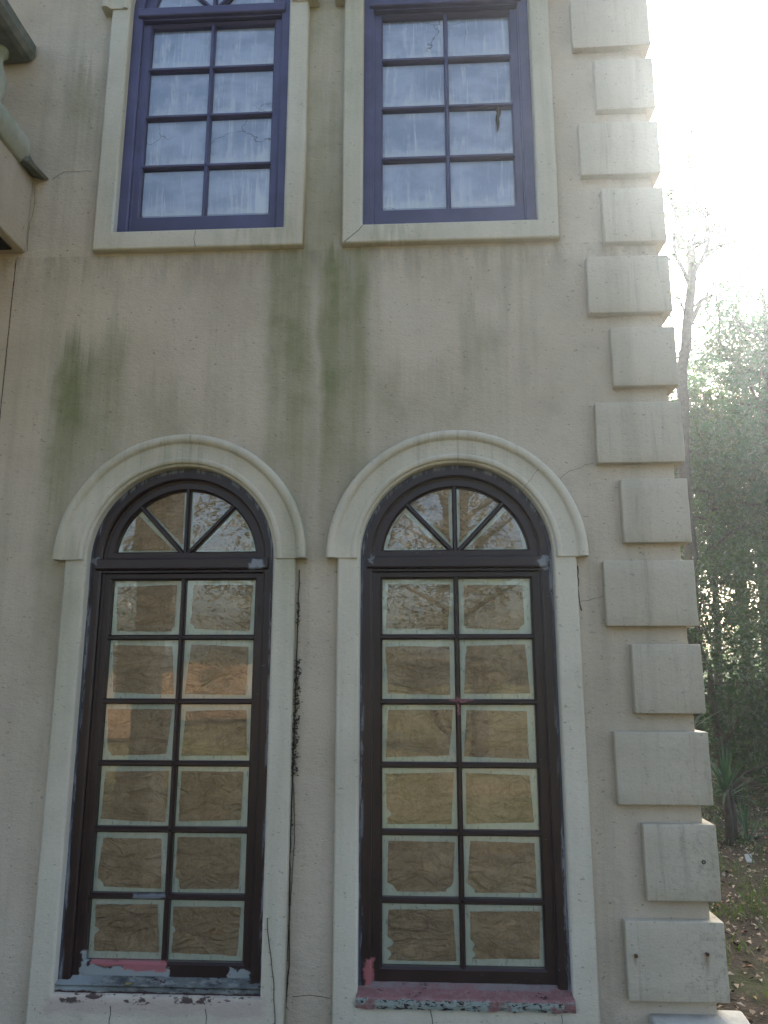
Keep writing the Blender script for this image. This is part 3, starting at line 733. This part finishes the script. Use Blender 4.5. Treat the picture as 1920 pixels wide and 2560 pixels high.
vine('dead_vine', [(-.562, .25), (-.550, .62), (-.535, .95), (-.545, 1.18)], .0016, 'thin second vine stem beside the thick dead vine near the ground', None, 6, -.006)
vine('dead_vine', [(-.585, .25), (-.60, .45), (-.625, .6), (-.632, .68)], .0016, 'short thin dead vine crossing the front of the lower left window surround', None, 7, -.043)
# dead leaf hung on the glass of the upper right window
rgl = np.random.default_rng(2)
mb = MB()
def leafshape(mb, cx, y, cz, ln, wd, ang, curl):
    n = 7; rings = []
    for i in range(n+1):
        t = i/n; hw = wd*math.sin(PI*min(.97, t*.95+.03))**.8*.5; s_ = t*ln
        px, pz = cx+math.sin(ang)*s_, cz-math.cos(ang)*s_; ca, sa = math.cos(ang), math.sin(ang)
        rings.append([(px-ca*hw, y-.006*curl*math.sin(t*3), pz-sa*hw), (px, y-.004-.003*curl, pz), (px+ca*hw, y-.007*curl*math.cos(t*2), pz+sa*hw)])
    mb.loops(rings, False)
for a_ in ((.385, 4.345, .055, .024, .15), (.392, 4.325, .07, .018, -.2), (.38, 4.30, .075, .016, .05), (.39, 4.27, .07, .012, -.12)): leafshape(mb, a_[0], .045, a_[1], a_[2], a_[3], a_[4], rgl.uniform(.6, 1.4))
o = mb.build('dead_leaf', M_DEADLEAF); tag(o, 'curled dead leaf hanging on a pane of the upper right window', 'leaf')
mb = MB(); leafshape(mb, -1.19, -.014, .418, .03, .028, 1.2, 1.2)
o = mb.build('fallen_leaf', M_YLEAF); tag(o, 'small yellow leaf lying on the grey sill of the lower left window', 'leaf')
for v in o.data.vertices: v.co = (v.co.x, -.008-(v.co.z-.41)*1.5, .4085+(.014+v.co.y)*.3+(v.co.z-.41)*.1)

# ------------------------------------------------------------------ trees
def tree(name, lab, base, seed, skel, leaf, lmat, cluster_n, cluster_s, lsz, lw, twig_gen=(3, .5), group=None, droop=.2, sub=2):
    """skel: list of (points, r0, r1); grows twigs and leaf clusters on them"""
    rd = random.Random(seed); rg = np.random.default_rng(seed)
    root = empty(name, base, lab, 'tree', group)
    mb = MB(); anch = []
    def wob(pts, r0, r1, n, amp):
        P = []
        pts = [Vector(p) for p in pts]
        for a, b in zip(pts[:-1], pts[1:]):
            for i in range(n): P.append(a.lerp(b, i/n))
        P.append(pts[-1]); k = len(P)
        P = [p+Vector((mnoise.noise((p.x*1.7, p.z*1.7, seed)), mnoise.noise((p.y*1.7, p.z*1.7, seed+4)), mnoise.noise((p.x*1.7, p.y*1.7, seed+8))*.5))*amp*(0 if i == 0 else 1) for i, p in enumerate(P)]
        return P, [r0+(r1-r0)*(i/(k-1))**.8 for i in range(k)]
    def twig(p, d, ln, r, dep):
        n = 4; P = [p]; q = p; dd = d
        for i in range(n):
            dd = (dd+Vector((rd.gauss(0, .28), rd.gauss(0, .28), rd.gauss(.04, .22)-droop*.12*i))).normalized(); q = q+dd*ln/n; P.append(q)
        mb.tube(P, [r*(1-.7*i/n) for i in range(n+1)], 4, False)
        if dep > 0:
            for _ in range(twig_gen[0]):
                i = rd.randint(1, n); v = (dd+Vector((rd.gauss(0, .8), rd.gauss(0, .8), rd.gauss(.1, .6)))).normalized()
                twig(P[i], v, ln*rd.uniform(.45, .75), r*.5, dep-1)
        else:
            anch.append((P[-1], dd)); anch.append((P[2], dd))
    for pts, ra, rb, tw, ln in skel:
        P, rr = wob(pts, ra, rb, 4, .05+ra*.4)
        mb.tube(P, rr, 9 if ra > .06 else 6, True)
        for _ in range(tw):
            i = rd.randint(max(1, int(len(P)*.3)), len(P)-1)
            d = (P[i]-P[i-1]).normalized(); v = (d*.6+Vector((rd.gauss(0, .8), rd.gauss(0, .8), rd.gauss(.15, .5)))).normalized()
            twig(P[i], v, ln*rd.uniform(.6, 1.2), max(.005, rr[i]*.35), sub-1)
    mb.build('trunk', M_BARK, root, smooth=True)
    if cluster_n and anch:
        A_ = np.array([a[0][:] for a in anch]); Dd = np.array([a[1][:] for a in anch])
        n = len(A_)*cluster_n; ii = np.repeat(np.arange(len(A_)), cluster_n)
        wt = np.repeat(rg.uniform(.5, 1.3, len(A_)), cluster_n)[:, None]
        C = A_[ii]+rg.normal(size=(n, 3))*cluster_s*wt*np.array([1, 1, .75])
        D = Dd[ii]*.8+rg.normal(size=(n, 3))*.7; D[:, 2] -= droop
        keep = rg.uniform(size=n) < np.repeat(rg.uniform(.1, 1, len(A_)), cluster_n)
        C, D = C[keep], D[keep]; n = len(C)
        leaf_mesh('crown', C, D, rg.normal(size=(n, 3)), rg.uniform(lsz*.6, lsz*1.3, n), rg.uniform(lw*.6, lw*1.3, n), lmat, root)
    return root

def ray(u, v, y):       # where the sight line through photo pixel (u, v) meets depth y (used to read off real sizes)
    d = RT*((u-960)/1925.44)-UP*((v-1280)/1925.44)+FW
    return CAM+d*((y+3.3)/d.y)

def spread_tree(rd, x, y, h, clear, spread, nl, r0, lean=(0, 0), twn=7, ln=.9):
    g0 = gz(x, y)-.1
    top = Vector((x+lean[0], y+lean[1], h)); b = Vector((x, y, g0)); mid = b.lerp(top, .5)+Vector((rd.uniform(-.15, .15), rd.uniform(-.15, .15), 0))
    sk = [([b, mid, top], r0, r0*.18, twn, ln)]
    for i in range(nl):
        t = clear+(1-clear)*(i+rd.random()*.6)/nl*.95; p = b.lerp(mid, t*2) if t < .5 else mid.lerp(top, t*2-1)
        a = i*2.4+rd.uniform(-.5, .5); L = spread*(1-.55*max(0, t-clear)/(1-clear))*rd.uniform(.7, 1.15)
        d = Vector((math.cos(a), math.sin(a), rd.uniform(.1, .6)))
        sk.append(([p, p+d*L*.5, p+d*L+Vector((0, 0, rd.uniform(-.2, .2)*L))], r0*.42*(1-.5*t), .012, twn, ln))
    return sk

# main bare-limbed oak right of the corner; limbs read off the photograph at their real depth
Y = 8.2
def W(*pl): return [ray(u, v, Y+dy) for u, v, dy in pl]
b0 = ray(1706, 1000, Y); base = Vector((b0.x-.25, Y, gz(b0.x, Y)-.1))
sk = [([base, Vector((b0.x-.12, Y, 2.6)), b0]+W((1715, 826, 0), (1727, 722, 0), (1730, 650, 0), (1733, 615, 0)), .105, .06, 4, .5),
      (W((1733, 618, 0), (1758, 602, .1), (1767, 573, .1), (1764, 528, 0), (1747, 489, -.1), (1736, 437, -.1), (1722, 397, 0), (1712, 372, .1), (1708, 300, .1)), .055, .012, 26, .5),
      (W((1728, 690, 0), (1756, 652, .2), (1765, 607, .25), (1781, 562, .3), (1799, 539, .4), (1819, 520, .5)), .05, .012, 10, .5),
      (W((1726, 720, 0), (1700, 668, -.1), (1684, 640, -.2), (1686, 580, -.2), (1690, 556, -.2), (1688, 516, -.2), (1681, 471, -.2), (1660, 330, -.2)), .038, .009, 30, .55),
      (W((1732, 620, 0), (1700, 622, .1), (1688, 585, .1)), .04, .012, 5, .4),
      (W((1731, 618, 0), (1742, 570, -.2), (1754, 536, -.3), (1762, 520, -.3)), .03, .012, 3, .4),
      (W((1760, 640, .2), (1792, 618, .3), (1792, 570, .3), (1822, 550, .4)), .06, .012, 6, .5),
      (W((1792, 618, .3), (1822, 612, .3), (1845, 602, .3)), .03, .01, 6, .45),
      (W((1763, 528, 0), (1780, 505, .1), (1802, 493, .1)), .025, .01, 4, .4),
      (W((1736, 437, 0), (1744, 400, .1), (1742, 370, .1)), .015, .006, 4, .35),
      (W((1715, 826, 0), (1752, 752, .4), (1790, 735, .6), (1797, 850, .7)), .05, .012, 7, .5)]
tree('oak_tree', 'tall thin-leaved tree with forking bare limbs, nearest the corner quoins', base, 21, sk, None, M_LEAF_OAK, 16, .085, .07, .042, group='trees beyond the house corner')

rd = random.Random(77)
FOREST = [  # x, y, h, clear, spread, limbs, r, leaf kind
    (5.75, 9.4, 8.2, .36, 1.9, 24, .16, 'cedar', 'dense dark cedar with feathery boughs right of the forked tree'),
    (6.35, 12.4, 6.6, .56, 1.8, 18, .14, 'cedar', 'shorter cedar standing behind the forked tree trunk'),
    (7.6, 14.6, 9.2, .4, 2.3, 20, .19, 'oak', 'broad leafy tree behind the dense dark cedar'),
    (3.85, 7.0, 2.6, .12, .8, 10, .07, 'shrub', 'small understorey tree close behind the house corner'),
    (8.7, 18.5, 9.6, .42, 2.6, 18, .2, 'oak', 'tall tree far back in the woods, seen between cedar and corner'),
    (11.4, 18, 11, .25, 3.0, 16, .24, 'oak', 'tall spreading tree at the right edge of the woods'),
    (8.4, 8.6, 9.4, .2, 2.5, 17, .2, 'oak', 'leafy tree out to the right with boughs overhanging the clearing'),
    (11.0, 24, 10, .5, 3.2, 16, .24, 'cedar', 'big dark cedar at the back of the woods'),
    (5.45, 7.6, 2.5, .05, 1.0, 14, .06, 'shrub', 'leaning bush in front of the dense dark cedar'),
    (4.6, 9.5, 6.4, .36, 1.15, 16, .09, 'oak', 'slender leafy tree squeezed between the forked tree and the cedar'),
    (13.5, 13, 9, .15, 2.8, 14, .22, 'cedar', 'tall cedar far to the right of the clearing')]
KM = {'cedar': (M_LEAF_CEDAR, 42, .12, .11, .03, .5), 'oak': (M_LEAF_OAK, 30, .12, .085, .05, .2), 'shrub': (M_LEAF_SHRUB, 26, .13, .08, .038, .2)}
for i, (x, y, h, cl, sp, nl, r, k, lab) in enumerate(FOREST):
    lm, cn, cs, ls, lw, dr = KM[k]
    tree('cedar_tree' if k == 'cedar' else 'leafy_tree' if k == 'oak' else 'small_tree', lab, (x, y, 0), 100+i, spread_tree(rd, x, y, h, cl, sp, nl, r, (rd.uniform(-.3, .3), rd.uniform(-.3, .3)), 8, .8), None, lm, cn, cs, ls, lw, group='trees beyond the house corner', droop=dr)

# understorey shrubs along the shaded bank
def shrub(x, y, h, wd, n, lab, seed, mat=M_LEAF_SHRUB):
    rg = np.random.default_rng(seed); rd_ = random.Random(seed)
    root = empty('shrub', (x, y, gz(x, y)), lab, 'shrub', 'shrubs on the shaded bank')
    mb = MB(); tips = []
    for k in range(16):
        a = rd_.uniform(0, 2*PI); l = rd_.uniform(.5, 1)
        p0 = Vector((x, y, gz(x, y)-.05)); p2 = Vector((x+math.cos(a)*wd*l, y+math.sin(a)*wd*l, h*rd_.uniform(.45, 1))); p1 = p0.lerp(p2, .5)+Vector((0, 0, .12))
        mb.tube([p0, p1, p2], [.02, .013, .005], 5); tips += [p1.lerp(p2, t) for t in (.2, .6, 1)]
    mb.build('stems', M_BARK, root)
    T = np.array([t[:] for t in tips]); ii = rg.integers(0, len(T), n)
    C = T[ii]+rg.normal(size=(n, 3))*np.array([.2, .2, .16])
    leaf_mesh('foliage', C, rg.normal(size=(n, 3))+np.array([0, 0, -.2]), rg.normal(size=(n, 3)), rg.uniform(.05, .11, n), rg.uniform(.02, .04, n), mat, root)
for i, (x, y, h, wd, n, lab) in enumerate([(4.55, 8.9, 1.5, 1.0, 3600, 'dark shrub under the forked tree beside the corner'), (6.0, 8.4, 1.25, .9, 3400, 'wide shrub with pale glossy leaf tips right of the yuccas'), (6.9, 11.4, 1.5, 1.2, 3600, 'tall shrub under the dense cedar'),
        (5.3, 11.0, 1.3, 1.1, 3400, 'shrub in the gap behind the forked tree'), (8.4, 10.4, 1.5, 1.2, 3000, 'round shrub at the right end of the bank'), (7.6, 15.0, 1.5, 1.6, 3600, 'big shrub at the back of the bank under the broad leafy tree'), (6.4, 14.8, 1.4, 1.4, 3400, 'dim shrub far back behind the shorter cedar')]):
    shrub(x, y, h, wd, n, lab, 300+i)
for i, (x, y, h, wd, n, lab) in enumerate([(-2.3, -14, 2.3, 1.5, 3000, 'clipped garden bush beside the end of the board fence'), (.4, -13, 2.6, 1.6, 3200, 'tall garden bush mirrored in the lower right window'), (3.2, -13.5, 2.4, 1.7, 3200, 'garden bush to the right of the tall one')]):
    shrub(x, y, h, wd, n, lab, 330+i, M_LEAF_BACK)
# far belt of woods that closes the horizon
rg = np.random.default_rng(9); n = 52000
cl = rg.uniform(size=(900, 1)); ang = rg.uniform(R(-30), R(75), 900); rad = rg.uniform(32, 60, 900)
cen = np.stack([np.sin(ang)*rad, np.cos(ang)*rad, rg.uniform(.2, 3.4, 900)*rg.uniform(.4, 1, 900)], 1); ii = rg.integers(0, 900, n)
C = cen[ii]+rg.normal(size=(n, 3))*np.array([1.2, 1.2, .9])
o = leaf_mesh('far_woods', C, rg.normal(size=(n, 3)), rg.normal(size=(n, 3)), rg.uniform(.25, .5, n), rg.uniform(.15, .3, n), M_LEAF_OAK); tag(o, 'far belt of woods closing the horizon behind the trees', 'woods', None, 'stuff')

# ------------------------------------------------------------------ yuccas
def yucca(x, y, h, n, ln, lab, seed, stem_r=.04):
    rd_ = random.Random(seed); g0 = gz(x, y); root = empty('yucca', (x, y, g0), lab, 'yucca', 'yuccas at the edge of the woods')
    mb = MB()
    if h > .1:
        mb.tube([(x, y, g0-.05), (x+.01, y, g0+h*.5), (x, y, g0+h)], [stem_r*1.1, stem_r, stem_r*.8], 8); mb.build('stem', M_BARK, root, smooth=True); mb = MB()
    for k in range(n):
        a = rd_.uniform(0, 2*PI); el = rd_.uniform(-.1, 1.45); l = ln*rd_.uniform(.7, 1.1); wd = rd_.uniform(.022, .034)
        d = Vector((math.cos(a)*math.cos(el), math.sin(a)*math.cos(el), math.sin(el))); s_ = d.cross(Vector((0, 0, 1))); s_ = s_.normalized() if s_.length > .05 else Vector((1, 0, 0))
        p = Vector((x, y, g0+h-.03+rd_.uniform(-.06, .04))); rings = []
        nseg = 7
        for i in range(nseg+1):
            t = i/nseg; hw = wd*.5*(.55+1.1*t if t < .4 else 1.0*(1-t)/.6*1.0+.0)
            up = s_.cross(d).normalized()
            rings.append([p-s_*hw+up*hw*.35, p, p+s_*hw+up*hw*.35]); d = (d+Vector((0, 0, -.11*(1.2-math.sin(el))*t*2))).normalized(); p = p+d*l/nseg
        mb.loops(rings, False)
    mb.build('leaves', M_LEAF_YUCCA, root)
YB = bpy_y = None
p1 = ray(1822, 1955, 4.95); yucca(p1.x, 4.95, p1.z-gz(p1.x, 4.95), 14, .34, 'tall yucca with a bare shaggy stem and a small rosette on top', 1)
yucca(2.90, 4.75, .50, 44, .55, 'bushy yucca with long arching leaves beside the bare-stemmed one', 2)
yucca(2.78, 5.4, 1.0, 30, .6, 'yucca half hidden behind the house corner with leaves reaching out', 3)
p2 = ray(1868, 2085, 4.9); yucca(p2.x, 4.9, .06, 20, .42, 'low yucca clump right of the bare-stemmed yucca', 4)
yucca(3.02, 5.0, .02, 22, .4, 'ground level yucca skirt at the foot of the bare stem', 5)

# ------------------------------------------------------------------ litter and grass
rg = np.random.default_rng(31); n = 17000
X = rg.uniform(.9, 7.5, n*2); Yy = rg.uniform(-1.5, 9.5, n*2); ok = (X > 1.25) | (Yy < -.12); X, Yy = X[ok][:n], Yy[ok][:n]; n = len(X)
C = np.stack([X, Yy, np.array([gz(a, b) for a, b in zip(X, Yy)])+rg.uniform(.004, .022, n)], 1)
D = rg.normal(size=(n, 3)); D[:, 2] *= .22; U = rg.normal(size=(n, 3))*.35; U[:, 2] += 1
o = leaf_mesh('leaf_litter', C, D, U, rg.uniform(.02, .065, n), rg.uniform(.012, .034, n), M_LITTER, None, .3); tag(o, 'fallen brown and tan leaves over the ground by the corner', 'leaf litter', None, 'stuff')
n = 11000; cen = np.stack([rg.uniform(1.2, 6.5, 520), rg.uniform(-1, 8, 520)], 1); ii = rg.integers(0, 520, n)
xy = cen[ii]+rg.normal(size=(n, 2))*.07; ok = (xy[:, 0] > 1.22); xy = xy[ok]; n = len(xy)
C = np.stack([xy[:, 0], xy[:, 1], np.array([gz(a, b) for a, b in xy])-.005], 1); D = rg.normal(size=(n, 3))*.6; D[:, 2] = 1
o = leaf_mesh('grass', C, D, rg.normal(size=(n, 3)), rg.uniform(.04, .14, n), rg.uniform(.006, .013, n), leaf_mat('grass_blades', (.035, .08, .015), (.055, .12, .02), (.13, .16, .05), .35)); tag(o, 'sparse green grass tufts among the fallen leaves', 'grass', None, 'stuff')
mb = MB(); n = 8; sx, sy = 2.80, 4.05; b = {}
for j in range(n+1):
    for i in range(n+1):
        u, v = i/n-.5, j/n-.5; b[i, j] = mb.addv((sx+u*.06+.006*mnoise.noise((v*5, 1, 1)), sy+v*.05, gz(sx, sy)+.03+v*.06+.012*mnoise.noise((u*5, v*5, 3))))
for j in range(n):
    for i in range(n): mb.f.append((b[i, j], b[i+1, j], b[i+1, j+1], b[i, j+1]))
o = mb.build('paper_scrap', M_PAPER, smooth=True); o.modifiers.new('t', 'SOLIDIFY').thickness = .002; tag(o, 'crumpled white paper scrap on the leafy ground by the yuccas', 'litter')

# ------------------------------------------------------------------ the garden the panes mirror
mb = MB(); fr = empty('wooden_fence', (-3, -17, 0), 'long orange-brown board fence across the garden, mirrored in the window panes', 'fence')
for k in range(9): mb.box(-16, -3.4, -17.02, -17, .15+k*.2, .34+k*.2)
mb.build('boards', M_FENCE, fr)
for k in range(10):
    mb = MB(); mb.box(-16+k*1.4-.05, -16+k*1.4+.05, -17.13, -17.03, -.1, 2.0); mb.build('post', M_BARK, fr)
for i, (x, y, h, cl, sp, nl, r, lab) in enumerate([(-2.9, -11, 6.3, .25, 1.7, 14, .15, 'tree in the garden mirrored in the lower left window'), (.8, -11.5, 7.4, .2, 2.6, 22, .18, 'tree in the garden mirrored in the lower right window'), (-7.5, -13, 8, .25, 2.6, 13, .2, 'garden tree to the left beyond the porch column'), (7, -14, 8, .3, 2.6, 13, .2, 'garden tree to the right behind the viewpoint')]):
    tree('garden_tree', lab, (x, y, 0), 500+i, spread_tree(rd, x, y, h, cl, sp, nl, r, (0, 0), 6, .8), None, M_LEAF_BACK, 20, .18, .11, .055, group='trees in the garden facing the house')
def palm(x, y, h, lab):
    rd_ = random.Random(5); root = empty('palm_tree', (x, y, 0), lab, 'palm'); mb = MB()
    mb.tube([(x, y, -.1), (x+.08, y, h*.5), (x, y, h)], [.19, .15, .13], 12); mb.build('trunk', M_BARK, root, smooth=True); mb = MB()
    for k in range(26):
        a = k*2.4; el = rd_.uniform(-.5, 1.1); d = Vector((math.cos(a)*math.cos(el), math.sin(a)*math.cos(el), math.sin(el))); p = Vector((x, y, h)); n = 16; P = [p]
        for i in range(n): d = (d+Vector((0, 0, -.07))).normalized(); p = p+d*.11; P.append(p)
        mb.tube(P, [.016*(1-.8*i/n) for i in range(n+1)], 4)
        for i in range(3, n+1):
            dd = (P[i]-P[i-1]).normalized(); s_ = dd.cross(Vector((0, 0, 1))).normalized()
            for sg in (-1, 1):
                v = (s_*sg+dd*.8+Vector((0, 0, -.25))).normalized(); l = .42*(1-.5*abs(i/n-.5)); q = P[i]
                mb.quad(q-dd*.014, q+v*l, q+dd*.014)
    mb.build('fronds', M_LEAF_YUCCA, root)
palm(-4.9, -6.6, 2.6, 'palm with drooping fronds mirrored in the upper panes of the lower left window')
for k, z in enumerate((4.2, 4.9, 5.6)):
    mb = MB(); mb.tube([(-30+i*3, -12.5, z-.35*math.sin(PI*i/20)+.03*(i-10)) for i in range(21)], .012, 5)
    tag(mb.build('power_line', M_WIRE), 'sagging overhead cable across the garden, mirrored in the fanlights', 'cable', 'overhead cables')

# ------------------------------------------------------------------ haze volume added to stand in for lens glare
mb = MB(); mb.box(-70, 70, -60, 70, -2.0, 18)
g = N('glare_haze')
pv = g.t.nodes.new('ShaderNodeVolumePrincipled'); pv.inputs['Color'].default_value = (.88, .95, 1, 1); pv.inputs['Density'].default_value = .0034; pv.inputs['Anisotropy'].default_value = .82
g.t.links.new(pv.outputs[0], g.out.inputs['Volume'])
hz = mb.build('haze', g.m); tag(hz, 'thin added haze standing in for lens glare', 'haze', None, 'stuff')
